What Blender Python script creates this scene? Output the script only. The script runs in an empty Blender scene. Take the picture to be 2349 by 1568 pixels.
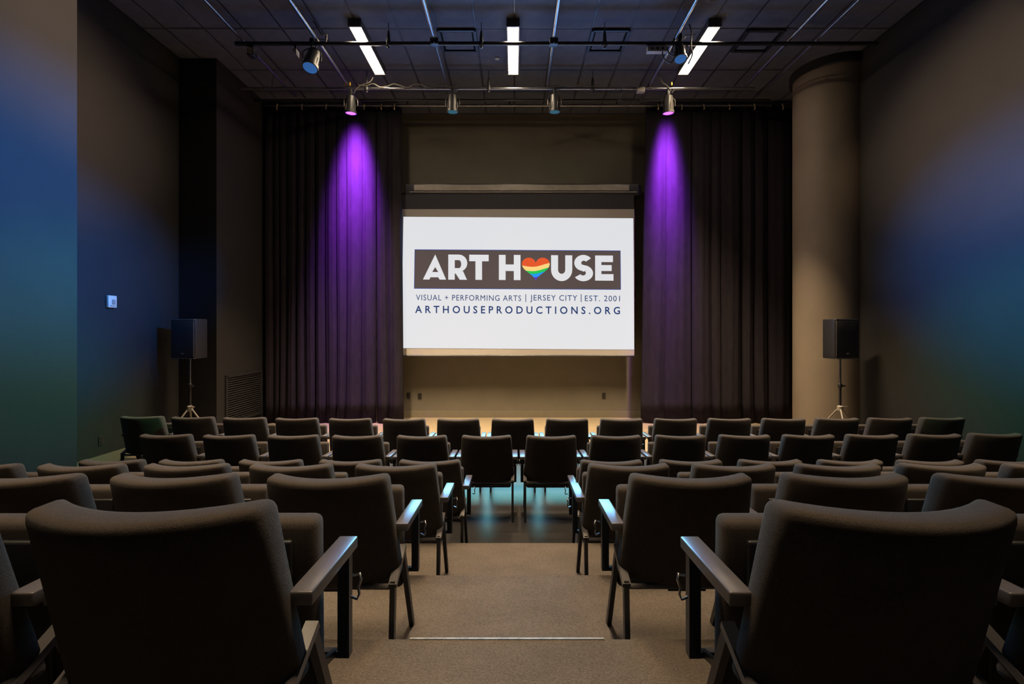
import bpy, bmesh, math, random
from mathutils import Vector, Matrix
random.seed(7)
R = math.radians
scene = bpy.context.scene
COL = scene.collection

# ------------------------------------------------------------------ camera
# X right, Y towards the stage, Z up; metres; main floor z = 0
CAM_Z = 1.93
cd = bpy.data.cameras.new('camera')
cd.sensor_width = 36.0
cd.lens = 36.0 * 1115.0 / 2349.0
cd.shift_x = -5.5 / 2349.0
cd.shift_y = -29.0 / 2349.0
cd.clip_start = 0.02
cam = bpy.data.objects.new('camera', cd)
cam.location = (0, 0, CAM_Z)
cam.rotation_euler = (R(90), 0, 0)
COL.objects.link(cam)
scene.camera = cam

# ------------------------------------------------------------------ view, world
vs = scene.view_settings
vs.view_transform = 'Standard'
vs.look = 'None'
vs.exposure = 0.0
vs.gamma = 1.0
vs.use_curve_mapping = False
w = bpy.data.worlds.new('world')
scene.world = w
w.use_nodes = True
w.node_tree.nodes['Background'].inputs[0].default_value = (0.02, 0.03, 0.05, 1)
w.node_tree.nodes['Background'].inputs[1].default_value = 0.05

# light levels
TUBE = 44.0           # fluorescent tubes
LAMP_W = (250.0, 56.0, 24.0)   # downward beam of each ceiling light: stage row, dimmed house rows
SCREEN_W = (135.0, 95.0, 46.0)   # area lights added for the glow of the projected picture (top, middle, bottom band)
PURPLE = 5600.0
FILL_BLUE = 8200.0  # power of unseen lamps added to colour the walls
FILL_GREEN = 2300.0
FILL_AMBER = 2500.0

# room dimensions
CEIL = 6.65
WL, WL2, WR = -5.85, -5.19, 5.90      # left wall, inner left wall by the stage, right wall
PANEL_X, PANEL_Y = -4.40, 4.89        # projecting wall on the near left
BACK = 10.65
REAR = -4.0
SCR_Y = 10.30

def area(name, loc, rot, sx, sy, power, color, spread=180):
    l = bpy.data.lights.new(name, 'AREA')
    l.shape = 'RECTANGLE'; l.size = sx; l.size_y = sy
    l.energy = power; l.color = color; l.spread = R(spread)
    o = bpy.data.objects.new(name, l)
    o.location = loc; o.rotation_euler = rot
    COL.objects.link(o)
    return o
# area lights added before the white picture for its glow: top bluer, bottom greener
for i, (zc, col) in enumerate(((3.83, (0.15, 0.38, 1.0)), (2.93, (0.15, 0.60, 1.0)), (2.02, (0.18, 0.80, 0.85)))):
    area('screen_light', (0.07, SCR_Y - 0.045, zc), (R(-90), 0, 0), 4.9, 0.91, SCREEN_W[i], col, (135, 110, 95)[i])

# ------------------------------------------------------------------ helpers
def rgb(r, g, b):
    f = lambda c: (c / 255 / 12.92) if c / 255 <= 0.04045 else ((c / 255 + 0.055) / 1.055) ** 2.4
    return (f(r), f(g), f(b), 1)

def mat(name, col, rough=0.6, metal=0.0, var=0.0, vscale=8.0, bump=0.0, bscale=120.0, sheen=0.0, spec=0.5, stretch=(1, 1, 1), fine=0.0, fscale=250.0, coat=0.0):
    m = bpy.data.materials.new(name); m.use_nodes = True
    nt = m.node_tree; b = nt.nodes['Principled BSDF']
    c = tuple(col[:3]) + (1,)
    b.inputs['Base Color'].default_value = c
    b.inputs['Roughness'].default_value = rough
    b.inputs['Metallic'].default_value = metal
    b.inputs['Specular IOR Level'].default_value = spec
    if sheen: b.inputs['Sheen Weight'].default_value = sheen; b.inputs['Sheen Roughness'].default_value = 0.5
    if coat: b.inputs['Coat Weight'].default_value = coat; b.inputs['Coat Roughness'].default_value = 0.2
    tc = nt.nodes.new('ShaderNodeTexCoord'); mp = nt.nodes.new('ShaderNodeMapping')
    mp.inputs['Scale'].default_value = stretch
    nt.links.new(tc.outputs['Object'], mp.inputs['Vector'])
    cur = None
    def vary(scale, amount, src, detail):
        n = nt.nodes.new('ShaderNodeTexNoise'); n.inputs['Scale'].default_value = scale; n.inputs['Detail'].default_value = detail
        nt.links.new(mp.outputs['Vector'], n.inputs['Vector'])
        rp = nt.nodes.new('ShaderNodeMapRange')
        rp.inputs[1].default_value = 0.3; rp.inputs[2].default_value = 0.7
        rp.inputs[3].default_value = 1 - amount; rp.inputs[4].default_value = 1 + amount
        nt.links.new(n.outputs['Fac'], rp.inputs[0])
        mx = nt.nodes.new('ShaderNodeMix'); mx.data_type = 'RGBA'; mx.blend_type = 'MULTIPLY'; mx.inputs[0].default_value = 1.0
        if src is None: mx.inputs[6].default_value = c
        else: nt.links.new(src, mx.inputs[6])
        nt.links.new(rp.outputs[0], mx.inputs[7])
        return mx.outputs[2]
    if var: cur = vary(vscale, var, cur, 3)
    if fine: cur = vary(fscale, fine, cur, 2)
    if cur is not None: nt.links.new(cur, b.inputs['Base Color'])
    if bump:
        n = nt.nodes.new('ShaderNodeTexNoise'); n.inputs['Scale'].default_value = bscale
        nt.links.new(mp.outputs['Vector'], n.inputs['Vector'])
        bp = nt.nodes.new('ShaderNodeBump'); bp.inputs['Strength'].default_value = bump; bp.inputs['Distance'].default_value = 0.01
        nt.links.new(n.outputs['Fac'], bp.inputs['Height']); nt.links.new(bp.outputs['Normal'], b.inputs['Normal'])
    return m

def emit(name, col, strength, base=(0.02, 0.02, 0.02)):
    m = bpy.data.materials.new(name); m.use_nodes = True
    b = m.node_tree.nodes['Principled BSDF']
    b.inputs['Base Color'].default_value = tuple(base[:3]) + (1,)
    b.inputs['Specular IOR Level'].default_value = 0.0
    b.inputs['Roughness'].default_value = 0.8
    b.inputs['Emission Color'].default_value = tuple(col[:3]) + (1,)
    b.inputs['Emission Strength'].default_value = strength
    return m

class MB:
    """collects shapes into one mesh"""
    def __init__(s): s.v = []; s.f = []
    def add(s, vs, fs):
        k = len(s.v); s.v += [tuple(p) for p in vs]; s.f += [tuple(i + k for i in q) for q in fs]; return s
    def box(s, x0, x1, y0, y1, z0, z1):
        v = [(x, y, z) for z in (z0, z1) for y in (y0, y1) for x in (x0, x1)]
        return s.add(v, [(0, 2, 3, 1), (4, 5, 7, 6), (0, 1, 5, 4), (2, 6, 7, 3), (0, 4, 6, 2), (1, 3, 7, 5)])
    def slab(s, cx, cy, cz, hx, hy, hz, r, n=(2, 2, 2), fn=None):
        """rounded box, optionally bent by fn"""
        def co(h, k):
            a = [-h, -h + r * 0.4, -h + r]
            inner = [(-h + r) + (2 * h - 2 * r) * i / k for i in range(1, k)]
            return a + inner + [h - r, h - r * 0.4, h]
        X, Y, Z = co(hx, n[0]), co(hy, n[1]), co(hz, n[2])
        idx = {}; vs = []; fs = []
        def vid(i, j, k):
            if (i, j, k) not in idx:
                p = Vector((X[i], Y[j], Z[k]))
                q = Vector((max(-hx + r, min(hx - r, p.x)), max(-hy + r, min(hy - r, p.y)), max(-hz + r, min(hz - r, p.z))))
                d = p - q
                if d.length > 1e-9: p = q + d.normalized() * r
                if fn: p = Vector(fn(p.x, p.y, p.z))
                idx[(i, j, k)] = len(vs); vs.append((p.x + cx, p.y + cy, p.z + cz))
            return idx[(i, j, k)]
        nx, ny, nz = len(X) - 1, len(Y) - 1, len(Z) - 1
        for i in range(nx):
            for j in range(ny):
                fs.append((vid(i, j, 0), vid(i, j + 1, 0), vid(i + 1, j + 1, 0), vid(i + 1, j, 0)))
                fs.append((vid(i, j, nz), vid(i + 1, j, nz), vid(i + 1, j + 1, nz), vid(i, j + 1, nz)))
        for i in range(nx):
            for k in range(nz):
                fs.append((vid(i, 0, k), vid(i + 1, 0, k), vid(i + 1, 0, k + 1), vid(i, 0, k + 1)))
                fs.append((vid(i, ny, k), vid(i, ny, k + 1), vid(i + 1, ny, k + 1), vid(i + 1, ny, k)))
        for j in range(ny):
            for k in range(nz):
                fs.append((vid(0, j, k), vid(0, j, k + 1), vid(0, j + 1, k + 1), vid(0, j + 1, k)))
                fs.append((vid(nx, j, k), vid(nx, j + 1, k), vid(nx, j + 1, k + 1), vid(nx, j, k + 1)))
        return s.add(vs, fs)
    def tube(s, pts, r, n=8, caps=True):
        P = [Vector(p) for p in pts]; rings = []
        rad = r if isinstance(r, (list, tuple)) else [r] * len(P)
        up = None
        for i, p in enumerate(P):
            t = ((P[min(i + 1, len(P) - 1)] - P[max(i - 1, 0)])).normalized()
            if up is None:
                up = Vector((0, 0, 1)) if abs(t.z) < 0.9 else Vector((1, 0, 0))
            a = t.cross(up).normalized(); up = a.cross(t).normalized()
            rings.append([p + (a * math.cos(2 * math.pi * k / n) + up * math.sin(2 * math.pi * k / n)) * rad[i] for k in range(n)])
        vs = [q for rg in rings for q in rg]; fs = []
        for i in range(len(P) - 1):
            for k in range(n):
                fs.append((i * n + k, i * n + (k + 1) % n, (i + 1) * n + (k + 1) % n, (i + 1) * n + k))
        if caps:
            fs.append(tuple(range(n))[::-1]); fs.append(tuple((len(P) - 1) * n + k for k in range(n)))
        return s.add(vs, fs)
    def bar(s, p0, p1, wx, wy, ref=(1, 0, 0)):
        """rectangular bar between two points; wx measured along ref"""
        p0, p1 = Vector(p0), Vector(p1); t = (p1 - p0).normalized()
        a = Vector(ref); a = (a - t * a.dot(t)).normalized(); b = t.cross(a)
        vs = [p + a * i * wx / 2 + b * j * wy / 2 for p in (p0, p1) for i, j in ((-1, -1), (1, -1), (1, 1), (-1, 1))]
        return s.add(vs, [(0, 3, 2, 1), (4, 5, 6, 7), (0, 1, 5, 4), (1, 2, 6, 5), (2, 3, 7, 6), (3, 0, 4, 7)])
    def lathe(s, prof, c=(0, 0, 0), n=24, axis='z', M=None):
        """profile of (radius, height) pairs about an axis through c"""
        vs = []; fs = []
        for r, h in prof:
            for k in range(n):
                a = 2 * math.pi * k / n
                p = Vector((r * math.cos(a), r * math.sin(a), h))
                if M is not None: p = M @ p
                elif axis == 'x': p = Vector((p.z, p.x, p.y))
                elif axis == 'y': p = Vector((p.y, p.z, p.x))
                vs.append(p + Vector(c))
        for i in range(len(prof) - 1):
            for k in range(n):
                fs.append((i * n + k, i * n + (k + 1) % n, (i + 1) * n + (k + 1) % n, (i + 1) * n + k))
        fs.append(tuple(range(n))[::-1]); fs.append(tuple((len(prof) - 1) * n + k for k in range(n)))
        return s.add(vs, fs)
    def build(s, name, m, parent=None, smooth=False):
        me = bpy.data.meshes.new(name); me.from_pydata(s.v, [], s.f); me.update()
        if m: me.materials.append(m)
        bm = bmesh.new(); bm.from_mesh(me); bmesh.ops.recalc_face_normals(bm, faces=bm.faces); bm.to_mesh(me); bm.free()
        if smooth:
            for p in me.polygons: p.use_smooth = True
            me.set_sharp_from_angle(angle=R(40))
        o = bpy.data.objects.new(name, me); COL.objects.link(o)
        if parent: o.parent = parent
        return o

def tag(o, label, cat, group=None):
    o['label'] = label; o['category'] = cat
    if group: o['group'] = group
    return o
def struct(o, label=None):
    o['kind'] = 'structure'
    if label: o['label'] = label
    return o
def thing(name, label, cat, loc=(0, 0, 0), group=None, rz=0.0):
    o = bpy.data.objects.new(name, None); COL.objects.link(o)
    o.location = loc; o.rotation_euler = (0, 0, rz); o.empty_display_size = 0.1
    return tag(o, label, cat, group)
def copy_tree(o, parent=None):
    c = o.copy(); c.location = o.location; COL.objects.link(c); c.parent = parent
    for ch in list(o.children): copy_tree(ch, c)
    return c

# ------------------------------------------------------------------ materials
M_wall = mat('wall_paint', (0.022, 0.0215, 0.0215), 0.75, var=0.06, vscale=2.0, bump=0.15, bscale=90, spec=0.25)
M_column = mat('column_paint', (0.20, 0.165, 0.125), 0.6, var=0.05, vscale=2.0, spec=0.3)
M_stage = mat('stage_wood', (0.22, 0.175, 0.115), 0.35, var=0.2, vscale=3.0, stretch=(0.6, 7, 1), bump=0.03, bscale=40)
M_back = mat('back_wall_lit_paint', (0.14, 0.125, 0.095), 0.7, var=0.05, vscale=2.5, bump=0.15, bscale=90, spec=0.25)  # wall paint made lighter here, for the bright light on the back wall
M_base = mat('baseboard_vinyl', (0.16, 0.14, 0.10), 0.45, var=0.05)
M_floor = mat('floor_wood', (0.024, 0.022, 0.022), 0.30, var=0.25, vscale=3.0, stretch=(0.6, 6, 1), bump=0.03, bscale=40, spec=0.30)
M_carpet = mat('carpet', (0.112, 0.094, 0.078), 0.95, var=0.10, vscale=5.0, bump=0.5, bscale=260, fine=0.28, fscale=170, stretch=(0.7, 1.3, 1), spec=0.1)
M_nose = mat('step_nosing', (0.24, 0.24, 0.21), 0.4, var=0.3, vscale=40)
M_tile = mat('ceiling_tile', (0.075, 0.085, 0.115), 0.8, var=0.12, vscale=6, bump=0.2, bscale=150, spec=0.3)  # blue of the screen's light put into the tile tint
M_grid = mat('ceiling_grid', (0.02, 0.02, 0.022), 0.5, var=0.1)
M_void = mat('plenum_black', (0.012, 0.012, 0.014), 0.9, var=0.1)
M_pipe = mat('pipe_black', (0.03, 0.03, 0.033), 0.32, metal=0.6, var=0.1, vscale=10, spec=0.6)
M_pipe2 = mat('pipe_steel', (0.22, 0.22, 0.23), 0.30, metal=0.9, var=0.15, vscale=10)
M_black = mat('black_plastic', (0.018, 0.018, 0.02), 0.45, var=0.08, bump=0.05)
M_grille = mat('speaker_grille', (0.035, 0.033, 0.032), 0.6, var=0.1, bump=0.5, bscale=400)
M_fabric = mat('chair_fabric', (0.056, 0.046, 0.039), 0.95, var=0.10, vscale=12, fine=0.30, fscale=420, bump=0.35, bscale=500, spec=0.12, sheen=0.08)
M_frame = mat('chair_frame_metal', (0.020, 0.020, 0.022), 0.38, metal=0.2, var=0.08, spec=0.5)
M_arm = mat('armrest_plastic', (0.085, 0.078, 0.080), 0.31, var=0.06, spec=0.7)
M_chrome = mat('wire_chrome', (0.55, 0.55, 0.56), 0.2, metal=1.0, var=0.05)
M_curtain = mat('velour_black', (0.021, 0.018, 0.023), 0.95, var=0.12, vscale=14, stretch=(1, 1, 0.3), bump=0.25, bscale=300, spec=0.05, sheen=0.0)
M_brass = mat('hook_brass', (0.85, 0.68, 0.36), 0.4, metal=0.2, var=0.1)
M_cable = mat('cable_rubber', (0.10, 0.09, 0.075), 0.45, var=0.1)
M_yellow = mat('yellow_tape', (0.75, 0.45, 0.02), 0.5, var=0.1)
M_white = mat('white_plastic', (0.75, 0.62, 0.48), 0.45, var=0.04)
M_grey = mat('grey_plastic', (0.30, 0.27, 0.23), 0.5, var=0.05)
M_can = mat('lamp_can_metal', (0.09, 0.088, 0.085), 0.38, metal=0.7, var=0.15, vscale=20)
M_screen = mat('screen_fabric', (0.42, 0.40, 0.38), 0.85, var=0.02, spec=0.1)
M_drop = mat('screen_black_drop', (0.035, 0.035, 0.045), 0.85, var=0.05)
M_case = mat('screen_housing', (0.035, 0.037, 0.045), 0.35, var=0.05)
M_strip = mat('housing_strip', (0.34, 0.31, 0.27), 0.35, metal=0.3, var=0.1)
M_vent = mat('vent_paint', (0.022, 0.021, 0.022), 0.5, var=0.1)
M_tube = emit('lamp_tube', (1.0, 0.80, 0.56), TUBE, (0.8, 0.8, 0.8))
M_tube_dim = emit('lamp_tube_dimmed', (1.0, 0.80, 0.56), TUBE * 0.04, (0.8, 0.8, 0.8))
M_lampbody = mat('lamp_body', (0.06, 0.055, 0.05), 0.5, var=0.05)

# ------------------------------------------------------------------ the room
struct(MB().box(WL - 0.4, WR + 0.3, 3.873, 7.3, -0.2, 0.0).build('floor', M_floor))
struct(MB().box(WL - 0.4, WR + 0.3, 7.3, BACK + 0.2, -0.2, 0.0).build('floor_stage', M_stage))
# carpeted seating platforms, each one step higher
EDGE = (3.873, 2.915, 1.955, 0.995)
STEP = 0.228
for i, e in enumerate(EDGE):
    back = EDGE[i + 1] if i < 3 else REAR
    fl = struct(MB().box(PANEL_X, WR, back, e, -0.2, STEP * (i + 1)).build('floor_platform', M_carpet))
    if i == 2:
        n = MB().box(-0.42, 0.36, e - 0.004, e + 0.006, STEP * 3 - 0.02, STEP * 3 + 0.004).build('step_nosing', M_nose, fl)

# walls
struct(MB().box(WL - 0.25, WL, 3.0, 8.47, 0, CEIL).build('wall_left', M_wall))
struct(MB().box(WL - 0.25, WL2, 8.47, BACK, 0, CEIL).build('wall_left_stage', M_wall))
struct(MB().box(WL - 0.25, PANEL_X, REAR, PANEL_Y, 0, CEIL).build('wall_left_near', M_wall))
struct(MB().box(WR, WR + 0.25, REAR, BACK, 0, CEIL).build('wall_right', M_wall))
struct(MB().box(WL - 0.25, WR + 0.25, BACK, BACK + 0.25, 0, CEIL).build('wall_back', M_back))
struct(MB().box(WL - 0.25, WR + 0.25, REAR - 0.25, REAR, 0, CEIL).build('wall_rear', M_void))
# baseboards
struct(MB().box(WL2, WR, BACK - 0.014, BACK, 0, 0.143).build('baseboard_back', M_base))
struct(MB().box(WL, WL + 0.014, PANEL_Y, 8.47, 0, 0.15).build('baseboard_left', M_base))
struct(MB().box(WL, WL2 + 0.014, 8.456, 8.47, 0, 0.15).build('baseboard_left_return', M_base))
struct(MB().box(WR - 0.014, WR, 3.9, 8.3, 0, 0.15).build('baseboard_right', M_base))
# round column against the right wall
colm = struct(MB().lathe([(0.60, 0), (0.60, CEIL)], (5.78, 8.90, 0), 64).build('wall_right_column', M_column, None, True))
MB().lathe([(0.60, CEIL - 0.02), (0.615, CEIL - 0.15), (0.655, CEIL - 0.15), (0.655, CEIL)], (5.78, 8.90, 0), 64).build('collar', M_void, colm, True)
MB().lathe([(0.60, 0), (0.614, 0), (0.614, 0.15), (0.60, 0.15)], (5.78, 8.90, 0), 64).build('base_band', M_base, colm, True)

# ceiling: dark backing, tiles in a black T-bar grid
ceil = struct(MB().box(WL - 0.25, WR + 0.25, REAR, BACK, CEIL + 0.03, CEIL + 0.2).build('ceiling', M_void))
TW, TL = 0.61, 1.22
ROW_Y = [5.19, 6.41, 7.63, 8.85, 10.07]
tile_me = None
VENTS = {(-2, 7.63): 0, (2, 7.63): 1, (6, 7.63): 2}
def tile(x0, x1, y0, y1):
    global tile_me
    full = abs((x1 - x0) - TW) < 1e-4 and abs((y1 - y0) - TL) < 1e-4
    if full and tile_me:
        o = bpy.data.objects.new('ceiling_tile', tile_me); COL.objects.link(o); o.parent = ceil
    else:
        hx, hy = (x1 - x0) / 2 - 0.012, (y1 - y0) / 2 - 0.012
        b = MB(); c = 0.008
        b.add([(-hx, -hy, 0.03), (hx, -hy, 0.03), (hx, hy, 0.03), (-hx, hy, 0.03), (-hx, -hy, c), (hx, -hy, c), (hx, hy, c), (-hx, hy, c),
               (-hx + c, -hy + c, 0), (hx - c, -hy + c, 0), (hx - c, hy - c, 0), (-hx + c, hy - c, 0)],
              [(0, 1, 2, 3), (0, 4, 5, 1), (1, 5, 6, 2), (2, 6, 7, 3), (3, 7, 4, 0), (4, 8, 9, 5), (5, 9, 10, 6), (6, 10, 11, 7), (7, 11, 8, 4), (8, 11, 10, 9)])
        o = b.build('ceiling_tile', M_tile, ceil)
        if full: tile_me = o.data
    o.location = ((x0 + x1) / 2, (y0 + y1) / 2, CEIL)
for k in range(-10, 10):
    x0, x1 = max(WL, k * TW), min(WR, (k + 1) * TW)
    for y0 in ROW_Y:
        y1 = min(BACK, y0 + TL)
        if (k, y0) in VENTS:
            tile(x0, x1, y0 + TW, y1)
        elif not (y0 == 10.07 and False):
            tile(x0, x1, y0, y1)
for k in range(-9, 10):
    MB().box(k * TW - 0.012, k * TW + 0.012, ROW_Y[0], BACK, CEIL + 0.006, CEIL + 0.03).build('grid_bar', M_grid, ceil)
for y in ROW_Y:
    MB().box(WL, WR, y - 0.012, y + 0.012, CEIL + 0.005, CEIL + 0.03).build('grid_bar', M_grid, ceil)
MB().box(WL - 0.2, WR, REAR, ROW_Y[0] - 0.012, CEIL, CEIL + 0.03).build('ceiling_field', M_tile, ceil)

# ceiling diffusers
def diffuser(k, y0, label):
    x0 = k * TW; t = thing('ceiling_vent', label, 'vent', (x0 + TW / 2, y0 + TW / 2, CEIL), 'ceiling air diffusers')
    h = TW / 2 - 0.02
    b = MB()
    for a in (-1, 1):
        b.box(-h, h, a * h - 0.022, a * h + 0.022, -0.035, 0.0); b.box(a * h - 0.022, a * h + 0.022, -h, h, -0.035, 0.0)
    b.build('frame', M_black, t)
    MB().slab(0, 0, -0.012, h - 0.05, h - 0.05, 0.010, 0.004).build('plaque', M_tile, t)
diffuser(-2, 7.63, 'square ceiling air diffuser left of the centre light')
diffuser(2, 7.63, 'square ceiling air diffuser right of the centre light')
diffuser(6, 7.63, 'dim square ceiling air diffuser right of the rightmost light')

# fluorescent ceiling lights (the same rows go on behind the camera)
def lamp(x, y, label, power, tube, spread):
    t = thing('ceiling_light', label, 'light', (x, y, CEIL - 0.12), 'linear ceiling lights')
    b = MB().box(-0.10, 0.10, -0.70, 0.70, 0.06, 0.12)
    for k in (-1, 1): b.box(k * 0.094 - 0.008, k * 0.094 + 0.008, -0.70, 0.70, 0.006, 0.06)
    b.build('lamp_body', M_lampbody, t)
    for k in (-1, 1):
        MB().box(-0.10, 0.10, k * 0.70 - 0.012, k * 0.70 + 0.012, -0.004, 0.12).build('end_cap', M_lampbody, t)
    MB().slab(0, 0, 0.03, 0.082, 0.68, 0.03, 0.01, (2, 8, 2)).build('lamp_tube', tube, t, True)
    area('ceiling_light_beam', (x, y, CEIL - 0.125), (0, 0, 0), 0.15, 1.3, power, (1.0, 0.74, 0.46), spread)
for y, wh in ((8.09, 'above the stage edge'), (4.15, 'over the middle rows'), (1.60, 'over the nearest rows')):
    for x, sd in ((-2.43, 'left'), (-0.02, 'centre'), (3.05, 'right')):
        lamp(x, y, '%s glowing linear ceiling light %s' % (sd, wh), LAMP_W[0] if y > 6 else LAMP_W[1] if y > 3 else LAMP_W[2], M_tube if y > 6 else M_tube_dim, 70 if y > 6 else 58 if y > 3 else 46)

# ------------------------------------------------------------------ pipe grid
PZ = CAM_Z + 4.4
PY1, PY2 = 7.49, 8.89          # the two cross pipes in view
def pipe(name, p0, p1, r, m, label):
    return tag(MB().tube([p0, p1], r, 12).build(name, m, None, True), label, 'pipe', 'lighting pipe grid')
pipe('lighting_pipe', (-4.3, PY1, PZ), (5.6, PY1, PZ), 0.030, M_pipe, 'thick black cross pipe in front of the glowing ceiling lights')
pipe('lighting_pipe', (-5.0, PY2, PZ), (4.4, PY2, PZ), 0.024, M_pipe2, 'cross pipe carrying the four hanging stage lamps')
pipe('lighting_pipe', (-5.15, 9.62, CAM_Z + 4.53), (5.05, 9.62, CAM_Z + 4.53), 0.024, M_pipe, 'thin cross pipe between the stage lamps and the curtain rail')
pipe('lighting_pipe', (-4.6, 5.30, PZ), (5.2, 5.30, PZ), 0.030, M_pipe, 'cross pipe over the audience holding the added wall fill lamps')
for x, m, lb, r in ((-4.19, M_pipe2, 'leftmost ceiling pipe running towards the stage', 0.018), (-3.04, M_pipe2, 'pipe running over the hanging lamp left of the left ceiling light', 0.024),
              (-1.23, M_pipe2, 'pipe running between the left and centre ceiling lights', 0.024), (0.605, M_pipe2, 'pipe running just right of the centre ceiling light', 0.024),
              (2.46, M_pipe2, 'pipe running left of the right ceiling light', 0.024), (4.235, M_pipe2, 'pipe running right of the right ceiling light', 0.020),
              (4.66, M_pipe2, 'rightmost thin pipe passing in front of the column top', 0.014)):
    pipe('lighting_pipe', (x, 2.0, PZ + 0.055), (x, 9.62 if abs(x) < 3.5 else 9.3, PZ + 0.055), r, m, lb)
# hangers from the ceiling to the cross pipes
def hanger(x, y, label, zb=PZ):
    t = thing('pipe_hanger', label, 'hanger', (x, y, zb), 'pipe hangers')
    MB().tube([(0, 0, 0.03), (0, 0, CEIL - zb)], 0.007, 6).build('rod', M_pipe2, t)
    MB().lathe([(0.012, 0.20), (0.026, 0.13), (0.030, 0.03), (0.040, 0.03), (0.040, -0.035), (0.018, -0.05), (0.018, -0.075)], n=10).build('clamp', M_black, t, True)
for x, n in ((-1.94, 'just right of the left ceiling light'), (-0.51, 'left of the centre ceiling light'), (1.39, 'in front of the right square diffuser')):
    hanger(x, PY1, 'black pipe hanger on the front cross pipe %s' % n)
for x, n in ((-2.70, 'beside the left purple lamp'), (-0.47, 'between the two unlit stage lamps'), (1.43, 'right of the right unlit stage lamp')):
    hanger(x, PY2, 'black pipe hanger on the stage lamp pipe %s' % n)
for x, n in ((-1.23, 'left'), (0.605, 'right')):
    t = thing('pipe_clamp', 'black cross clamp joining two pipes, %s of the centre ceiling light' % n, 'clamp', (x, PY1, PZ), 'pipe cross clamps')
    MB().slab(0, 0, 0.02, 0.065, 0.055, 0.05, 0.012).build('jaw', M_black, t, True)
    MB().tube([(0, -0.05, -0.02), (0, -0.08, -0.02)], 0.012, 8).build('bolt', M_black, t)

# ------------------------------------------------------------------ stage lamps
def par(loc, label, lens_mat, aim, group, pipe_dz=0.0, spot=None, size=1.0):
    """lamp hanging from a pipe at loc; aim = unit direction of the beam"""
    t = thing('stage_lamp', label, 'stage lamp', loc, group)
    d = Vector(aim).normalized()
    c = Vector((0, 0, -0.26 * size))                          # pivot of the can
    q = Vector((0, 0, 1)).rotation_difference(d); M = q.to_matrix()
    MB().slab(0, 0, -0.01, 0.028, 0.035, 0.055, 0.01).build('clamp', M_black, t, True)
    MB().tube([(0, 0, -0.05), (0, 0, -0.10)], 0.012, 8).build('clamp_bolt', M_can, t)
    y0 = 0.125 * size
    arc = [(-y0, 0, c.z)] + [(-y0 * math.cos(a), 0, -0.10 - 0.07 * size * (1 - math.sin(a))) for a in [R(10 + 160 * i / 8) for i in range(9)]] + [(y0, 0, c.z)]
    MB().tube(arc, 0.008, 6).build('yoke', M_can, t, True)
    can = MB().lathe([(0.045 * size, -0.19 * size), (0.075 * size, -0.17 * size), (0.085 * size, -0.05 * size), (0.085 * size, 0.08 * size), (0.105 * size, 0.085 * size),
                      (0.105 * size, 0.13 * size), (0.092 * size, 0.13 * size), (0.092 * size, 0.115 * size)], c, 24, M=M).build('lamp_can', M_can, t, True)
    for k in range(6):
        a = 2 * math.pi * k / 6
        p = M @ Vector((0.088 * size * math.cos(a), 0.088 * size * math.sin(a), -0.04 * size)); p2 = M @ Vector((0.088 * size * math.cos(a), 0.088 * size * math.sin(a), 0.08 * size))
        MB().tube([c + p, c + p2], 0.005, 5).build('cooling_rib', M_can, can)
    MB().lathe([(0.090 * size, 0.112 * size), (0.090 * size, 0.124 * size), (0.05 * size, 0.138 * size), (0.001, 0.142 * size)], c, 24, M=M).build('lens', lens_mat, t, True)
    bend = c + M @ Vector((0, 0, -0.19 * size))
    MB().tube([bend, bend + Vector((0.04, -0.02, 0.06)), (0.06, -0.02, -0.03), (0.10, 0, 0.035), (0.24, 0, 0.04)], 0.008, 6).build('power_cable', M_cable, t, True)
    if spot:
        power, col, ang, blend, target = spot[:5]
        l = bpy.data.lights.new('stage_lamp_light', 'SPOT'); l.energy = power; l.color = col
        l.spot_size = R(ang); l.spot_blend = blend; l.shadow_soft_size = 0.08
        o = bpy.data.objects.new('stage_lamp_light', l); COL.objects.link(o)
        p = Vector(loc) + c + d * 0.17 * size
        o.location = p
        if len(spot) > 5: o.scale = (spot[5], 1, 1)      # beam stretched to an oval
        o.rotation_euler = (Vector(target) - p).to_track_quat('-Z', 'Y').to_euler()
    return t
L_purple = emit('lens_purple', (0.42, 0.06, 1.0), 5.0)
L_teal = emit('lens_teal', (0.05, 0.20, 0.28), 0.5)  # weak glow put into the lenses of the unlit lamps
L_blue = emit('lens_blue', (0.05, 0.20, 0.60), 0.5)  # glow put in for the screen's reflection; shared with the added blue fill lamps
L_green = emit('lens_green', (0.05, 0.5, 0.2), 0.8)  # lens of the added green fill lamps
L_amber = emit('lens_amber', (0.6, 0.35, 0.15), 0.8)  # lens of the added amber fill lamps
PUR = (0.40, 0.05, 1.0)
par((-2.99, PY2, PZ - 0.06), 'left stage lamp glowing purple above the left curtain', L_purple, (-0.04, 0.10, -1), 'hanging stage lamps', spot=(PURPLE, PUR, 122, 1.0, (-3.26, 10.0, 4.85), 0.24))
par((2.815, PY2, PZ - 0.06), 'right stage lamp glowing purple above the right curtain', L_purple, (0.02, 0.10, -1), 'hanging stage lamps', spot=(PURPLE * 0.8, PUR, 122, 1.0, (3.12, 10.0, 5.0), 0.18))
par((-1.13, PY2, PZ - 0.04), 'unlit stage lamp hanging left of the screen centre', L_teal, (0, 0.05, -1), 'hanging stage lamps')
par((0.737, PY2, PZ - 0.04), 'unlit stage lamp hanging right of the screen centre', L_teal, (0, 0.05, -1), 'hanging stage lamps')
BLU = (0.04, 0.27, 1.0); GRN = (0.04, 0.80, 0.36); AMB = (1.0, 0.66, 0.40)  # colours of the added wall fill lamps
par((-3.12, PY1, PZ + 0.03), 'stage lamp with blue lens tilted forward on the left of the front pipe', L_blue, (-0.05, -0.36, -0.93), 'hanging stage lamps', size=1.15)
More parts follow.
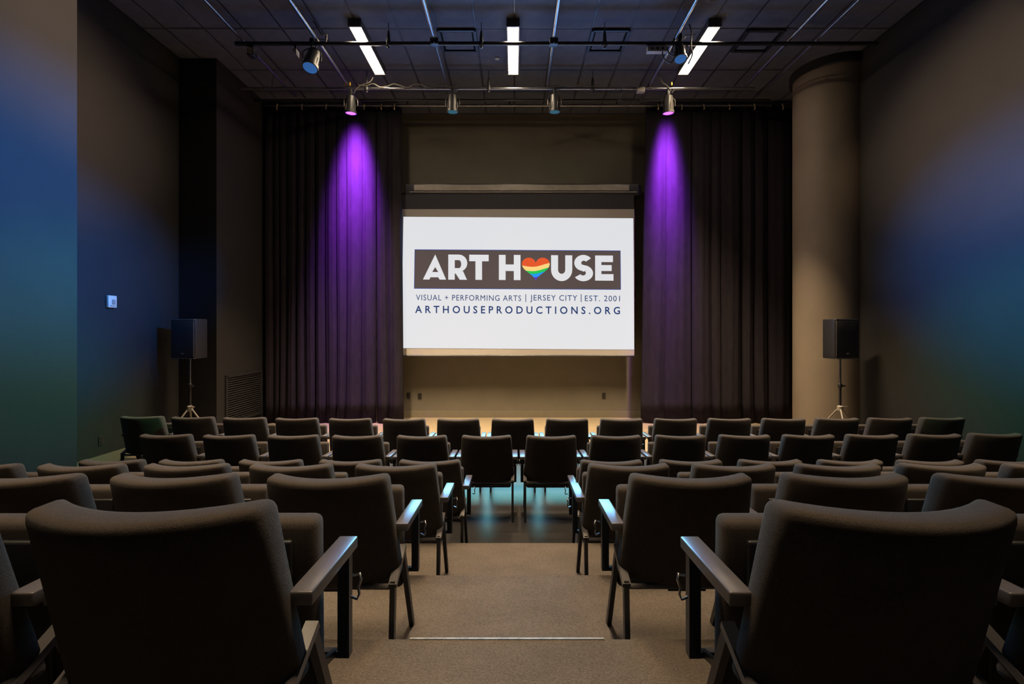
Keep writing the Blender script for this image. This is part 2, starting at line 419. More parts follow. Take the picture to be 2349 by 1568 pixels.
par((2.55, PY1, PZ + 0.10), 'stage lamp with blue lens on the right of the front pipe', L_blue, (-0.02, -0.30, -0.95), 'hanging stage lamps', size=0.95)
# unseen fill lamps added above the audience to colour the walls
def aimed(loc, target): return tuple(Vector(target) - Vector(loc))
for x, tg, col, pw, lens, nm, ang, wide in ((2.9, (-4.9, 5.1, 2.95), BLU, FILL_BLUE, L_blue, 'unseen blue fill lamp added over the audience aimed at the left wall', 24, 2.2),
                            (-2.2, (WR, 5.1, 3.05), BLU, FILL_BLUE, L_blue, 'unseen blue fill lamp added over the audience aimed at the right wall', 26, 1.6),
                            (2.1, (-4.9, 5.2, 1.55), GRN, FILL_GREEN, L_green, 'unseen green fill lamp added over the audience aimed at the left wall', 20, 1.8),
                            (-1.5, (WR, 5.3, 1.6), GRN, FILL_GREEN, L_green, 'unseen green fill lamp added over the audience aimed at the right wall', 20, 1.6),
                            (1.3, (-5.0, 5.2, 4.9), AMB, FILL_AMBER, L_amber, 'unseen amber fill lamp added over the audience aimed at the left wall', 30, 1.8),
                            (-0.7, (WR, 5.5, 4.6), AMB, FILL_AMBER, L_amber, 'unseen amber fill lamp added over the audience aimed at the right wall', 30, 1.8)):
    lo = (x, 5.30, PZ - 0.04)
    par(lo, nm, lens, aimed(lo, tg), 'added wall fill lamps', spot=(pw, col, ang, 1.0, tg, wide))

# cables and boxes on the pipes
def cable(pts, r, label, m=M_cable):
    P = [Vector(p) for p in pts]; out = []
    for i in range(len(P) - 1):
        p0, p1, p2, p3 = P[max(i - 1, 0)], P[i], P[i + 1], P[min(i + 2, len(P) - 1)]
        for k in range(6):
            t = k / 6
            out.append(0.5 * ((2 * p1) + (p2 - p0) * t + (2 * p0 - 5 * p1 + 4 * p2 - p3) * t * t + (3 * p1 - p0 - 3 * p2 + p3) * t ** 3))
    out.append(P[-1])
    return tag(MB().tube(out, r, 6).build('power_cable', m, None, True), label, 'cable', 'power cables')
yp = PY2 - 0.04
pts = [(-2.86, yp, PZ + 0.05)]
for i in range(14):
    x = -2.70 + i * 0.126; pts.append((x, yp - 0.01 * (i % 2), PZ + 0.03 + 0.035 * math.sin(i * 1.9)))
cable(pts, 0.010, 'cable strung along the stage lamp pipe right of the left purple lamp')
pts = [(0.72 + i * 0.13, yp, PZ + 0.03 + 0.02 * math.sin(i * 2.3)) for i in range(8)]
cable(pts, 0.009, 'cable strung along the pipe right of the right unlit stage lamp')
cable([(2.27, 7.46, PZ - 0.10), (2.28, 7.44, PZ - 0.24), (2.38, 7.43, PZ - 0.33), (2.46, 7.44, PZ - 0.22), (2.47, 7.46, PZ - 0.05)], 0.010, 'low hanging cable loop left of the right blue lamp')
cable([(2.35, 7.45, PZ - 0.08), (2.36, 7.43, PZ - 0.18), (2.44, 7.42, PZ - 0.22), (2.49, 7.45, PZ - 0.06)], 0.009, 'short cable loop under the right power box')
cable([(2.68, 7.46, PZ + 0.28), (2.71, 7.44, PZ + 0.15), (2.70, 7.43, PZ - 0.08), (2.72, 7.43, PZ - 0.20), (2.66, 7.44, PZ - 0.34)], 0.012, 'thick cable dropping past the right blue lamp')
cable([(-3.08, 7.46, PZ + 0.32), (-3.00, 7.43, PZ + 0.20), (-2.94, 7.43, PZ + 0.10), (-2.88, 7.45, PZ + 0.12), (-2.90, 7.47, PZ + 0.0)], 0.012, 'cable coil on top of the left blue lamp clamp')
cable([(-2.55, 8.86, PZ + 0.25), (-2.63, 8.85, PZ + 0.10), (-2.80, 8.84, PZ + 0.03), (-2.91, 8.85, PZ - 0.06)], 0.010, 'cable rising behind the left purple lamp')
cable([(2.61, 8.86, PZ + 0.30), (2.69, 8.85, PZ + 0.10), (2.77, 8.85, PZ + 0.04), (2.85, 8.85, PZ - 0.06)], 0.010, 'cable rising behind the right purple lamp')
cable([(-4.38, 8.87, PZ + 0.28), (-4.40, 8.86, PZ + 0.2), (-4.42, 8.86, PZ + 0.02)], 0.006, 'thin cable end hanging at the left of the stage lamp pipe')
for x, sd in ((-3.08, 'left'), (-2.99, 'left, beside its twin'), (2.86, 'right')):
    tag(MB().slab(x, 8.84, PZ + 0.06, 0.012, 0.012, 0.028, 0.005).build('yellow_tag', M_yellow, None, True), 'small yellow tag on the pipe above the purple lamp %s' % sd, 'tag', 'yellow cable tags')
t = thing('power_box', 'flat power box hanging under the front pipe beside the right blue lamp', 'power box', (2.19, 7.48, PZ - 0.10))
MB().slab(0, 0, 0, 0.15, 0.045, 0.045, 0.006).build('box_body', M_grey, t, True)
for k in range(3): MB().lathe([(0.02, 0), (0.02, 0.01)], (-0.08 + k * 0.08, -0.045, 0), 10, 'y').build('socket', M_black, t)
for k in (-1, 1): MB().box(k * 0.12 - 0.008, k * 0.12 + 0.008, -0.02, 0.02, 0.04, 0.07).build('strap', M_black, t)
t = thing('junction_box', 'small tan junction box on the pipe left of the right purple lamp', 'junction box', (2.30, 8.86, PZ - 0.045))
MB().slab(0, 0, 0, 0.07, 0.04, 0.045, 0.006).build('box_body', M_grey, t, True)
MB().tube([(0.07, 0, 0.02), (0.2, 0, 0.05)], 0.012, 6).build('conduit', M_cable, t)
t = thing('clamp_bracket', 'bent metal bracket hanging from the pipe right of the unlit lamps', 'bracket', (1.91, 8.87, PZ - 0.045))
MB().tube([(-0.06, 0, 0.03), (-0.05, 0, -0.08), (0.02, 0, -0.16), (-0.06, 0, -0.2)], 0.010, 6).build('bent_arm', M_can, t, True)
MB().tube([(0.06, 0, 0.05), (0.04, 0, -0.06), (-0.02, 0, -0.15), (0.05, 0, -0.18)], 0.010, 6).build('bent_arm', M_can, t, True)
# floodlight at the far left end of the front pipe
t = thing('flood_lamp', 'small flood lamp with ribbed face at the left end of the front pipe', 'stage lamp', (-4.05, PY1, PZ - 0.055))
MB().slab(0, 0.02, -0.07, 0.05, 0.07, 0.075, 0.012).build('lamp_can', M_black, t, True)
for k in range(5): MB().bar((-0.035, -0.055, -0.03 - k * 0.02), (0.035, -0.055, -0.045 - k * 0.02), 0.006, 0.008, (0, 1, 0)).build('rib', M_brass, t)
MB().bar((0, 0, 0), (0, 0, 0.08), 0.03, 0.03).build('clamp', M_black, t)
t = thing('flood_lamp', 'small angled flood lamp just left of the left blue lamp', 'stage lamp', (-3.37, PY1, PZ - 0.055))
MB().add([(-0.04, -0.05, -0.05), (0.03, -0.05, -0.14), (0.03, -0.05, -0.05), (-0.04, 0.06, -0.05), (0.03, 0.06, -0.14), (0.03, 0.06, -0.05)], [(0, 1, 2), (3, 5, 4), (0, 3, 4, 1), (1, 4, 5, 2), (2, 5, 3, 0)]).build('lamp_can', M_grey, t)
MB().bar((0, 0, -0.05), (0, 0, 0.08), 0.03, 0.03).build('clamp', M_black, t)
# round ceiling fittings
t = thing('ceiling_speaker', 'round ceiling speaker at the top edge above the right light', 'ceiling speaker', (2.80, 6.86, CEIL))
MB().lathe([(0.13, 0), (0.13, -0.03), (0.115, -0.045)], n=28).build('rim', M_black, t, True)
MB().lathe([(0.112, -0.03), (0.10, -0.055), (0.05, -0.075), (0.001, -0.08)], n=28).build('grille', M_grille, t, True)
tag(MB().lathe([(0.045, 0), (0.045, -0.012), (0.03, -0.022), (0.001, -0.024)], (-0.30, 8.47, CEIL), 20).build('ceiling_sensor', M_grey, None, True), 'tiny round sensor on the ceiling left of the centre light', 'sensor')

# ------------------------------------------------------------------ stage: curtain rail and curtains
CUR_Y = 10.0
RAIL_Z = CAM_Z + 500 * CUR_Y / 1115 + 0.12
tr = thing('curtain_rail', 'long metal curtain rail under the ceiling above the screen', 'curtain rail', (0, CUR_Y, RAIL_Z))
MB().tube([(-5.15, 0, 0), (5.28, 0, 0)], 0.028, 12).build('rail', M_pipe2, tr, True)
for x in (-4.4, -2.2, -0.1, 2.1, 4.3): MB().bar((x, 0, 0), (x, 0, CEIL - RAIL_Z), 0.03, 0.03).build('bracket', M_black, tr)
def curtain(x0, x1, seed, label, flare=0.0):
    t = thing('curtain', label, 'curtain', (0, 0, 0), 'black stage curtains')
    rnd = random.Random(seed)
    # irregular pleats: each a soft ridge of its own width and depth
    pl = []; x = x0
    while x < x1 - 0.10:
        wd = rnd.choice((0.15, 0.20, 0.28, 0.40)) * rnd.uniform(0.85, 1.15)
        if x + wd > x1 - 0.10: wd = x1 - x
        pl.append((x, wd, rnd.uniform(0.5, 1.0) * min(0.11, wd * 0.55), rnd.uniform(0.35, 0.65))); x += wd
    prof = []
    for px, wd, dp, sk in pl:
        n = max(10, int(wd * 70))
        for i in range(n):
            u = i / n; uu = 0.5 * u / sk if u < sk else 0.5 + 0.5 * (u - sk) / (1 - sk)
            prof.append((px + wd * u, -dp * (math.sin(math.pi * uu) ** 0.8) + 0.05 + 0.006 * math.sin(u * 19 + seed)))
    prof.append((x1, 0.05))
    nx, nz = len(prof) - 1, 16
    z1, z0 = RAIL_Z - 0.06, 0.02
    vs, fs = [], []
    for k in range(nz + 1):
        v = k / nz; z = z1 + (z0 - z1) * v
        amp = 0.5 + 0.5 * min(1, v * 3)
        for i, (x, dy) in enumerate(prof):
            u = i / nx; e = min(1, 12 * u, 12 * (1 - u))
            xx = x + e * 0.018 * math.sin(5 * v + 0.9 * x * 7 + seed) * v
            xx += flare * v * (u if flare > 0 else (1 - u))
            vs.append((xx, CUR_Y + dy * amp, z))
    for k in range(nz):
        for i in range(nx):
            a = k * (nx + 1) + i
            fs.append((a, a + 1, a + nx + 2, a + nx + 1))
    o = MB().add(vs, fs).build('cloth', M_curtain, t)
    for p in o.data.polygons: p.use_smooth = True
    md = o.modifiers.new('thick', 'SOLIDIFY'); md.thickness = 0.006
    n = max(2, int((x1 - x0) / 0.36))
    for k in range(n):
        x = x0 + (x1 - x0) * ((k + 0.5) / n + rnd.uniform(-0.1, 0.1) / n)
        MB().tube([(x, CUR_Y - 0.035, z1 + 0.075), (x, CUR_Y - 0.05, z1 + 0.03), (x, CUR_Y - 0.075, z1 - 0.03), (x, CUR_Y - 0.04, z1 - 0.04)], 0.011, 6).build('hook', M_brass, t, True)
    MB().box(x0, x1, CUR_Y - 0.012, CUR_Y + 0.012, z1 - 0.05, z1 + 0.02).build('heading_tape', M_curtain, t)
curtain(-5.17, -4.12, 4, 'outer left black stage curtain in deep shade against the side wall')
curtain(-4.10, -2.86, 21, 'left black stage curtain lit purple by the lamp above')
curtain(-2.84, -2.34, 33, 'narrow black curtain leg touching the left edge of the screen', 0.05)
curtain(2.71, 3.65, 11, 'right black stage curtain lit purple by the lamp above', -0.10)
curtain(3.67, 4.69, 40, 'right black stage curtain in shade beside the purple lit one')
curtain(4.71, 5.75, 52, 'outer right black stage curtain next to the round column')

# ------------------------------------------------------------------ projection screen
K = SCR_Y / 1115.0
sx = lambda px: (px - 1180) * K
sz = lambda py: CAM_Z - (py - 755) * K
scr = thing('projection_screen', 'large white projection screen showing the theatre logo on the back wall', 'projection screen', (0, 0, 0))
ho = MB().slab(sx(1198), SCR_Y + 0.10, sz(434), (sx(1470) - sx(932)) / 2, 0.10, 0.125, 0.02, (4, 2, 2)).build('housing', M_case, scr, True)
MB().box(sx(950), sx(1443), SCR_Y - 0.012, SCR_Y + 0.01, sz(437), sz(424)).build('front_strip', M_strip, ho)
MB().box(sx(940), sx(1460), SCR_Y - 0.02, SCR_Y + 0.0, sz(441.5), sz(439.5)).build('lower_lip', M_strip, ho)
for s in (932, 1470): MB().box(sx(s) - 0.02, sx(s) + 0.02, SCR_Y + 0.02, BACK, sz(446), sz(424)).build('wall_bracket', M_case, ho)
MB().box(sx(921), sx(1454), SCR_Y + 0.004, SCR_Y + 0.010, sz(480), sz(446)).build('top_drop', M_drop, scr)
fab = MB().box(sx(920), sx(1455), SCR_Y, SCR_Y + 0.006, sz(814), sz(479.5)).build('screen_fabric', M_screen, scr)
MB().tube([(sx(920), SCR_Y + 0.005, sz(816)), (sx(1455), SCR_Y + 0.005, sz(816))], 0.022, 10).build('bottom_bar', M_case, scr, True)
E_white = emit('picture_white', rgb(222, 223, 227), 1.0, (0.05, 0.05, 0.05))
E_dark = emit('picture_dark', rgb(84, 72, 70), 1.0)
E_navy = emit('picture_navy', rgb(0, 50, 108), 1.0)
E_edge = emit('picture_edge', rgb(20, 70, 160), 1.0)
YP = SCR_Y - 0.004
def flat(name, polys, m, y, parent):
    """flat shape from pixel-like outline coordinates on the screen plane"""
    b = MB()
    for poly in polys:
        n = len(poly); k = [(sx(x), y, sz(yy)) for x, yy in poly]; kb = [(p[0], y + 0.002, p[2]) for p in k]
        b.add(k + kb, [tuple(range(n)), tuple(range(n, 2 * n))[::-1]] + [(i, i + n, (i + 1) % n + n, (i + 1) % n) for i in range(n)])
    return b.build(name, m, parent)
pic = flat('projected_picture', [[(925.5, 497), (1452.5, 500.5), (1454.6, 801.5), (920.4, 798)]], E_white, YP, scr)
flat('banner_edge', [[(951.2, 571.8), (1423.4, 574.4), (1424.2, 664.3), (949.8, 661.8)]], E_edge, YP - 0.003, pic)
flat('banner', [[(952.2, 573), (1422.4, 575.6), (1423.2, 663.2), (950.8, 660.6)]], E_dark, YP - 0.006, pic)
# big letters (own geometry), unit height 1 upward, then placed along the slightly tilted base line
def letter(name, polys, x, w, tilt0=0.0056):
    H = 57.5
    def T(p):
        xx = x + p[0] * w; return (xx, 645.0 - 4.2 + (xx - 970) * tilt0 * 1.15 - p[1] * H)
    flat(name, [[T(p) for p in poly] for poly in polys], E_white, YP - 0.009, pic)
def arc(cx, cy, rx, ry, a0, a1, n=14):
    return [(cx + rx * math.cos(R(a0 + (a1 - a0) * i / n)), cy + ry * math.sin(R(a0 + (a1 - a0) * i / n))) for i in range(n + 1)]
def band(outer, inner):
    return [[outer[i], outer[i + 1], inner[i + 1], inner[i]] for i in range(len(outer) - 1)]
Aw = 53.0
letter('letter_a', [[(0, 0), (0.28, 0), (0.34, 0.14), (0.40, 0.30), (0.53, 0.50), (0.53, 1.0)], [(0.53, 1.0), (0.53, 0.50), (0.66, 0.30), (0.66, 0.09), (0.72, 0), (1.0, 0)],
                    [(0.26, 0.09), (0.74, 0.09), (0.70, 0.30), (0.36, 0.30)]], 970.5, Aw)
letter('letter_r', [[(0, 0), (0.34, 0), (0.34, 1), (0, 1)], [(0.34, 0.78), (0.34, 1), (0.56, 1), (0.56, 0.78)], [(0.34, 0.24), (0.34, 0.46), (0.56, 0.46), (0.56, 0.30)],
                    [(0.34, 0.30), (0.52, 0.36), (1.0, 0), (0.60, 0)], [(0.5, 0.34), (0.78, 0.34), (0.98, 0.0), (0.62, 0)]] +
       band(arc(0.56, 0.66, 0.44, 0.34, -90, 90), arc(0.56, 0.62, 0.12, 0.16, -90, 90)), 1028.5, 43.5)
letter('letter_t', [[(0, 0.74), (1, 0.74), (1, 1), (0, 1)], [(0.32, 0), (0.66, 0), (0.66, 0.74), (0.32, 0.74)]], 1076.5, 44.5)
letter('letter_h', [[(0, 0), (0.31, 0), (0.31, 1), (0, 1)], [(0.69, 0), (1, 0), (1, 1), (0.69, 1)], [(0.31, 0.36), (0.69, 0.36), (0.69, 0.62), (0.31, 0.62)]], 1144.5, 49.5)
letter('letter_u', [[(0, 0.42), (0.33, 0.42), (0.33, 1), (0, 1)], [(0.67, 0.42), (1, 0.42), (1, 1), (0.67, 1)]] + band(arc(0.5, 0.42, 0.5, 0.45, 180, 360), arc(0.5, 0.42, 0.17, 0.16, 180, 360)), 1264.0, 48.5)
so = arc(0.5, 0.70, 0.47, 0.32, 35, 270, 16); si = arc(0.52, 0.70, 0.13, 0.09, 35, 270, 16)
lo = arc(0.5, 0.29, 0.50, 0.32, 90, -150, 16); li = arc(0.48, 0.30, 0.15, 0.10, 90, -150, 16)
letter('letter_s', band(so, si) + band(lo, li) + [[(0.45, 0.36), (0.45, 0.63), (0.55, 0.61), (0.55, 0.36)]], 1315.8, 44.5)
letter('letter_e', [[(0, 0), (0.34, 0), (0.34, 1), (0, 1)], [(0.34, 0.74), (0.97, 0.74), (0.97, 1), (0.34, 1)], [(0.34, 0.385), (0.90, 0.385), (0.90, 0.62), (0.34, 0.62)], [(0.34, 0), (1, 0), (1, 0.26), (0.34, 0.26)]], 1365.0, 42.0)
# the heart that stands for the letter O, in five wavy rainbow bands
def heart_x(t): return 0.5 + 0.5 * math.sin(t) ** 3
def heart_y(t): return (13 * math.cos(t) - 5 * math.cos(2 * t) - 2 * math.cos(3 * t) - math.cos(4 * t)) / 29 + 17 / 29
hp = [(heart_x(2 * math.pi * i / 96), heart_y(2 * math.pi * i / 96)) for i in range(96)]
HX, HW, HT, HB = 1197.0, 64.0, 590.8, 643.0
def cols(u):
    ys = []
    for i in range(96):
        a, b = hp[i], hp[(i + 1) % 96]
        if (a[0] - u) * (b[0] - u) <= 0 and abs(a[0] - b[0]) > 1e-9:
            ys.append(a[1] + (b[1] - a[1]) * (u - a[0]) / (b[0] - a[0]))
    return (max(ys), min(ys)) if ys else (0, 0)
hcol = [rgb(228, 84, 40), rgb(252, 212, 128), rgb(20, 196, 80), rgb(10, 150, 240), rgb(88, 50, 216)]
def bnd(j, u):
    base = [1.2, 0.66, 0.47, 0.35, 0.20, -0.2][j]
    if j in (0, 5): return base
    return base + 0.055 * math.sin((u - 0.15) * 5.2 + math.pi) * 1.0 + 0.05 * (u - 0.5) * 2 * (1 if j < 4 else 1.6)
for j in range(5):
    polys = []
    N = 40
    for i in range(N):
        u0, u1 = 0.004 + 0.992 * i / N, 0.004 + 0.992 * (i + 1) / N
        (t0, b0), (t1, b1) = cols(u0), cols(u1)
        T0, T1 = min(t0, bnd(j, u0)), min(t1, bnd(j, u1)); B0, B1 = max(b0, bnd(j + 1, u0)), max(b1, bnd(j + 1, u1))
        if T0 - B0 <= 0 and T1 - B1 <= 0: continue
        T0, T1 = max(T0, B0), max(T1, B1)
        P = lambda u, v: (HX + u * HW, HB - v * (HB - HT))
        polys.append([P(u0, B0), P(u1, B1), P(u1, T1), P(u0, T0)])
    flat('heart_band', polys, emit('heart_%d' % j, hcol[j], 1.0), YP - 0.010, pic)
# small lines of lettering
def text(s, x0, x1, ybase, cap, name, bold=0.0, spacing=1.0, tilt=0.0078):
    c = bpy.data.curves.new(name, 'FONT'); c.body = s; c.size = 1.0; c.offset = bold; c.extrude = 0.0; c.space_character = spacing; c.resolution_u = 3
    o = bpy.data.objects.new('tmp', c); COL.objects.link(o)
    dg = bpy.context.evaluated_depsgraph_get(); me = bpy.data.meshes.new_from_object(o.evaluated_get(dg))
    COL.objects.unlink(o); bpy.data.objects.remove(o)
    xs = [v.co.x for v in me.vertices]; a, b = min(xs), max(xs)
    capu = 0.69
    for v in me.vertices:
        px = x0 + (v.co.x - a) / (b - a) * (x1 - x0); py = ybase + (px - x0) * tilt - v.co.y / capu * cap
        v.co = (sx(px), YP - 0.008, sz(py))
    adj = {}
    for e in me.edges:
        i, j = e.vertices; adj.setdefault(i, []).append(j); adj.setdefault(j, []).append(i)
    seen = {}; n = 0
    for v in range(len(me.vertices)):
        if v in seen or v not in adj: continue
        st = [v]; seen[v] = n
        while st:
            q = st.pop()
            for r in adj[q]:
                if r not in seen: seen[r] = n; st.append(r)
        n += 1
    isl = [[] for _ in range(n)]
    for p in me.polygons: isl[seen[p.vertices[0]]].append(tuple(p.vertices))
    for fs in isl:
        used = sorted({i for f in fs for i in f}); mp = {i: k for k, i in enumerate(used)}
        m2 = bpy.data.meshes.new('letter'); m2.from_pydata([tuple(me.vertices[i].co) for i in used], [], [tuple(mp[i] for i in f) for f in fs])
        m2.materials.append(E_navy)
        ob = bpy.data.objects.new('letter', m2); COL.objects.link(ob); ob.parent = pic
    bpy.data.meshes.remove(me)
text('VISUAL + PERFORMING ARTS', 954.5, 1195.5, 688.2, 12.8, 'lettering', 0.0, 1.12)
text('JERSEY CITY', 1216.0, 1324.0, 688.8, 12.8, 'lettering', 0.0, 1.12)
text('EST. 2001', 1341.5, 1421.8, 690.2, 12.8, 'lettering', 0.0, 1.15)
text('ARTHOUSEPRODUCTIONS.ORG', 952.5, 1422.0, 717.2, 16.2, 'lettering', 0.016, 1.6, 0.006)
for x in (1206, 1333): flat('divider', [[(x - 0.8, 674.5), (x + 0.8, 674.5), (x + 0.8, 692.5), (x - 0.8, 692.5)]], E_navy, YP - 0.008, pic)

# ------------------------------------------------------------------ wall fittings
def outlet(loc, face, label, m=M_black):
    t = thing('wall_outlet', label, 'outlet', loc, 'wall outlets')
    if face == 'y':
        MB().slab(0, -0.006, 0, 0.040, 0.006, 0.062, 0.004).build('plate', m, t)
        for s in (-1, 1): MB().slab(0, -0.014, s * 0.026, 0.017, 0.004, 0.016, 0.003).build('socket', M_frame, t)
    else:
        MB().slab(0.006, 0, 0, 0.006, 0.040, 0.062, 0.004).build('plate', m, t)
        for s in (-1, 1): MB().slab(0.014, 0, s * 0.026, 0.004, 0.017, 0.016, 0.003).build('socket', M_frame, t)
outlet((-2.32, BACK, 0.48), 'y', 'leftmost outlet below the screen, beside the left curtain')
outlet((-2.07, BACK, 0.47), 'y', 'black outlet below the screen, second from the left curtain')
outlet((1.96, BACK, 0.48), 'y', 'black outlet below the right end of the screen')
outlet((WL, 6.87, 0.36), 'x', 'dark outlet low on the left side wall')
t = thing('wall_control', 'small white wall control on the left side wall', 'wall control', (WL, 7.03, 2.33))
MB().slab(0.022, 0, 0, 0.022, 0.075, 0.088, 0.012).build('cover', M_white, t, True)
MB().slab(0.047, 0.012, -0.005, 0.006, 0.028, 0.035, 0.004).build('button', M_grey, t, True)
MB().slab(0.046, 0.0, -0.06, 0.004, 0.05, 0.006, 0.002).build('label_strip', M_grey, t, True)
# louvred grille on the inner left wall
t = thing('wall_grille', 'dark louvred grille low on the left wall by the curtain', 'grille', (WL2, 9.33, 0.66))
b = MB()
for a in (-1, 1):
    b.box(0, 0.03, a * 0.60 - 0.025, a * 0.60 + 0.025, -0.44, 0.44); b.box(0, 0.03, -0.60, 0.60, a * 0.42 - 0.025, a * 0.42 + 0.025)
b.build('frame', M_vent, t)
for k in range(19):
    z = -0.37 + k * 0.041
    MB().bar((0.014, -0.58, z), (0.014, 0.58, z), 0.028, 0.006, (0.8, 0, -0.6)).build('slat', M_vent, t)

# ------------------------------------------------------------------ loudspeakers on stands
def speaker_pair(x, y, sd, wallside, yaw):
    st = thing('speaker_stand', 'black tripod stand under the %s loudspeaker %s' % (sd, wallside), 'speaker stand', (x, y, 0), 'speaker stands', yaw)
    MB().tube([(0, 0, 0.60), (0, 0, 1.02)], 0.020, 12).build('lower_tube', M_black, st, True)
    MB().tube([(0, 0, 1.0), (0, 0, 1.445)], 0.0165, 12).build('upper_tube', M_pipe2, st, True)
    MB().lathe([(0.022, 0.97), (0.034, 0.98), (0.034, 1.03), (0.022, 1.04)], n=12).build('collar', M_black, st, True)
    MB().tube([(0.03, 0, 1.0), (0.08, -0.02, 1.0)], 0.012, 8).build('knob', M_black, st)
    MB().lathe([(0.024, 0.58), (0.045, 0.60), (0.045, 0.66), (0.024, 0.68)], n=12).build('hub', M_grey, st, True)
    MB().tube([(0.03, -0.02, 0.66), (0.10, -0.03, 0.66)], 0.010, 8).build('knob', M_grey, st)
    for k in range(3):
        a = R(-115 + 120 * k)
        e = Vector((math.cos(a) * 0.50, math.sin(a) * 0.50, 0.012))
        lg = MB().tube([(math.cos(a) * 0.03, math.sin(a) * 0.03, 0.62), e], 0.013, 8).build('leg', M_grey, st)
        MB().tube([e + Vector((-math.cos(a) * 0.03, -math.sin(a) * 0.03, 0.028)), e + Vector((math.cos(a) * 0.01, math.sin(a) * 0.01, -0.002))], 0.018, 8).build('rubber_foot', M_black, lg)
    sp = thing('loudspeaker', 'black loudspeaker on a tripod stand %s' % wallside, 'loudspeaker', (x, y, 1.445), 'loudspeakers', yaw)
    def shape(px, py, pz): return (px * (1 - 0.22 * (py + 0.16) / 0.32), py, pz)
    MB().slab(0, 0.02, 0.33, 0.215, 0.165, 0.325, 0.018, (3, 3, 3), shape).build('cabinet', M_black, sp, True)
    MB().slab(0, -0.15, 0.33, 0.198, 0.012, 0.298, 0.010, (3, 2, 3)).build('grille', M_grille, sp, True)
    MB().slab(0, -0.165, 0.095, 0.022, 0.004, 0.008, 0.003).build('badge', M_grey, sp)
    for s in (-1, 1): MB().box(-0.2, 0.2, -0.158, -0.14, 0.33 + s * 0.312 - 0.004, 0.33 + s * 0.312 + 0.004).build('edge_trim', M_grey, sp)
    MB().lathe([(0.03, 0), (0.03, 0.012)], n=14).build('pole_cup', M_black, sp)
speaker_pair(-5.34, 8.0, 'left', 'beside the left wall', R(-6))
speaker_pair(5.36, 8.0, 'right', 'in front of the round column', R(6))

# ------------------------------------------------------------------ theatre chairs
def make_chair():
    t = bpy.data.objects.new('theatre_chair', None); COL.objects.link(t); t.empty_display_size = 0.1
    def bend(x, y, z):
        v = (0.24 - z) / 0.48                                   # 0 at the top, 1 at the bottom
        xx = x * (0.985 + 0.135 * v)
        top = 0.0
        return (xx, y * (1.0 - 0.38 * v) + 0.015 + 0.095 * (x / 0.25) ** 2 - 0.03 + 0.125 * v + top, z)
    MB().slab(0, 0, 0.63, 0.25, 0.052, 0.24, 0.026, (12, 2, 8), bend).build('backrest', M_fabric, t, True)
    def lean(x, y, z): return (x, y + 0.02 * (z / 0.24) + 0.0, z)
    def tilt(x, y, z):
        a = -0.02; return (x, y * math.cos(a) + z * math.sin(a), z * math.cos(a) - y * math.sin(a))
    se = MB().slab(0, 0.372, 0.490, 0.246, 0.040, 0.238, 0.024, (4, 1, 4), tilt).build('seat', M_fabric, t, True)
    MB().slab(0, 0.326, 0.48, 0.19, 0.010, 0.20, 0.008, (2, 1, 2), tilt).build('seat_pan', M_frame, se, True)
    for s in (-1, 1):
        MB().bar((s * 0.262, 0.105, 0.41), (s * 0.262, 0.07, 0.0), 0.022, 0.032).build('leg', M_frame, t)
        MB().bar((s * 0.262, 0.265, 0.478), (s * 0.262, 0.48, 0.0), 0.022, 0.030).build('leg', M_frame, t)
        MB().bar((s * 0.262, 0.09, 0.395), (s * 0.262, 0.278, 0.482), 0.034, 0.022).build('side_rail', M_arm, t)
        ar = MB().slab(s * 0.286, 0.315, 0.612, 0.028, 0.168, 0.017, 0.005, (1, 2, 1), lambda x, y, z: (x, y, z - 0.035 * y)).build('armrest', M_arm, t, True)
        MB().bar((s * 0.286, 0.45, 0.60), (s * 0.286, 0.45, 0.285), 0.034, 0.030).build('arm_post', M_frame, ar)
        b = MB(); b.bar((s * 0.302, 0.45, 0.292), (s * 0.215, 0.45, 0.292), 0.018, 0.022, (0, 0, 1)); b.bar((s * 0.255, 0.455, 0.292), (s * 0.255, 0.36, 0.32), 0.014, 0.02)
        b.build('foot_bar', M_frame, ar)
        MB().tube([(s * 0.270, 0.172, 0.606), (s * 0.238, 0.162, 0.606)], 0.010, 8).build('arm_bracket', M_frame, ar)
        c = (s * 0.316, 0.42, 0.51)
        MB().tube([(c[0] - s * 0.03, 0.44, 0.525), (c[0] - s * 0.005, 0.43, 0.535), (c[0] + s * 0.001, 0.42, 0.525), (c[0] - s * 0.004, 0.41, 0.505), (c[0] + s * 0.001, 0.405, 0.49),
                   (c[0] - s * 0.004, 0.40, 0.478), (c[0] - s * 0.022, 0.40, 0.485)], 0.0042, 6).build('link_hook', M_chrome, ar, True)
    MB().tube([(-0.262, 0.105, 0.385), (0.262, 0.105, 0.385)], 0.012, 8).build('crossbar', M_arm, t, True)
    MB().bar((0, 0.115, 0.36), (0, 0.15, 0.52), 0.16, 0.012).build('back_bracket', M_frame, t)
    return t
chair0 = make_chair(); first = True
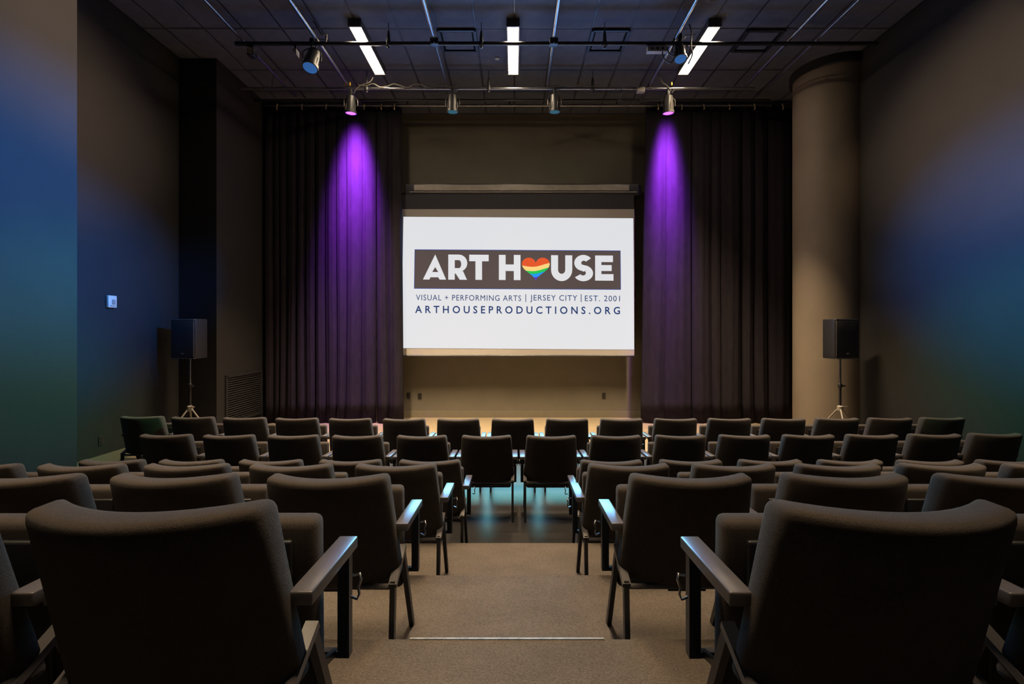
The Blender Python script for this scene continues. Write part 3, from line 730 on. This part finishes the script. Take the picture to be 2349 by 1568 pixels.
ROWS = [
    # depth of the row, platform height, chair centres left to right, name of the row
    (5.71, 0, [-0.02 + 0.648 * k for k in range(-7, 9)], 'front row by the screen'),
    (4.80, 0, [0.045 + 0.650 * (k + 0.5) for k in range(-6, 8)], 'second row from the screen'),
    (3.885, 0, ([-0.69 - 0.648 * k for k in range(4, -1, -1)], [0.79 + 0.648 * k for k in range(6)]), 'third row from the screen'),
    (2.94, 1, ([-0.735 - 0.648 * k for k in range(4, -1, -1)], [0.71 + 0.648 * k for k in range(5)]), 'fourth row from the screen'),
    (1.96, 2, ([-0.775 - 0.648 * k for k in range(2, -1, -1)], [0.735 + 0.648 * k for k in range(3)]), 'second nearest row'),
    (0.98, 3, ([-0.785 - 0.648, -0.785], [0.815, 0.815 + 0.648]), 'nearest row'),
]
ORD = ['first', 'second', 'third', 'fourth', 'fifth', 'sixth', 'seventh', 'eighth', 'ninth', 'tenth', 'eleventh', 'twelfth', 'thirteenth', 'fourteenth', 'fifteenth', 'sixteenth']
for d, lvl, xs, nm in ROWS:
    items = []
    if isinstance(xs, tuple):
        L, Rr = xs
        for i, x in enumerate(L):
            k = len(L) - 1 - i
            items.append((x, 'beside the aisle on the left' if k == 0 else '%s left of the aisle' % ORD[k]))
        for i, x in enumerate(Rr):
            items.append((x, 'beside the aisle on the right' if i == 0 else '%s right of the aisle' % ORD[i]))
    else:
        for i, x in enumerate(xs):
            items.append((x, 'leftmost' if i == 0 else 'rightmost' if i == len(xs) - 1 else '%s from the left' % ORD[i]))
    for x, wh in items:
        c = chair0 if first else copy_tree(chair0); first = False
        far = lvl == 0
        bow = 0.0
        if d > 5: bow = (0.008 if x < 0 else 0.003) * x * x
        elif d > 4: bow = 0.004 * x * x
        c.location = (x, d + bow + random.uniform(-0.006, 0.006), STEP * lvl)
        c.rotation_euler = (0, 0, R(random.uniform(-0.3, 0.3)))
        if wh.startswith('beside'):                              # the free link hook swings out into the aisle
            sd = 1 if x < 0 else -1
            for ar in c.children:
                for h in ar.children:
                    if h.name.startswith('link_hook') and h.data.vertices[0].co.x * sd > 0: h.location.x = sd * 0.026
        tag(c, 'black theatre chair, %s in the %s' % (wh, nm), 'chair', 'theatre chairs')
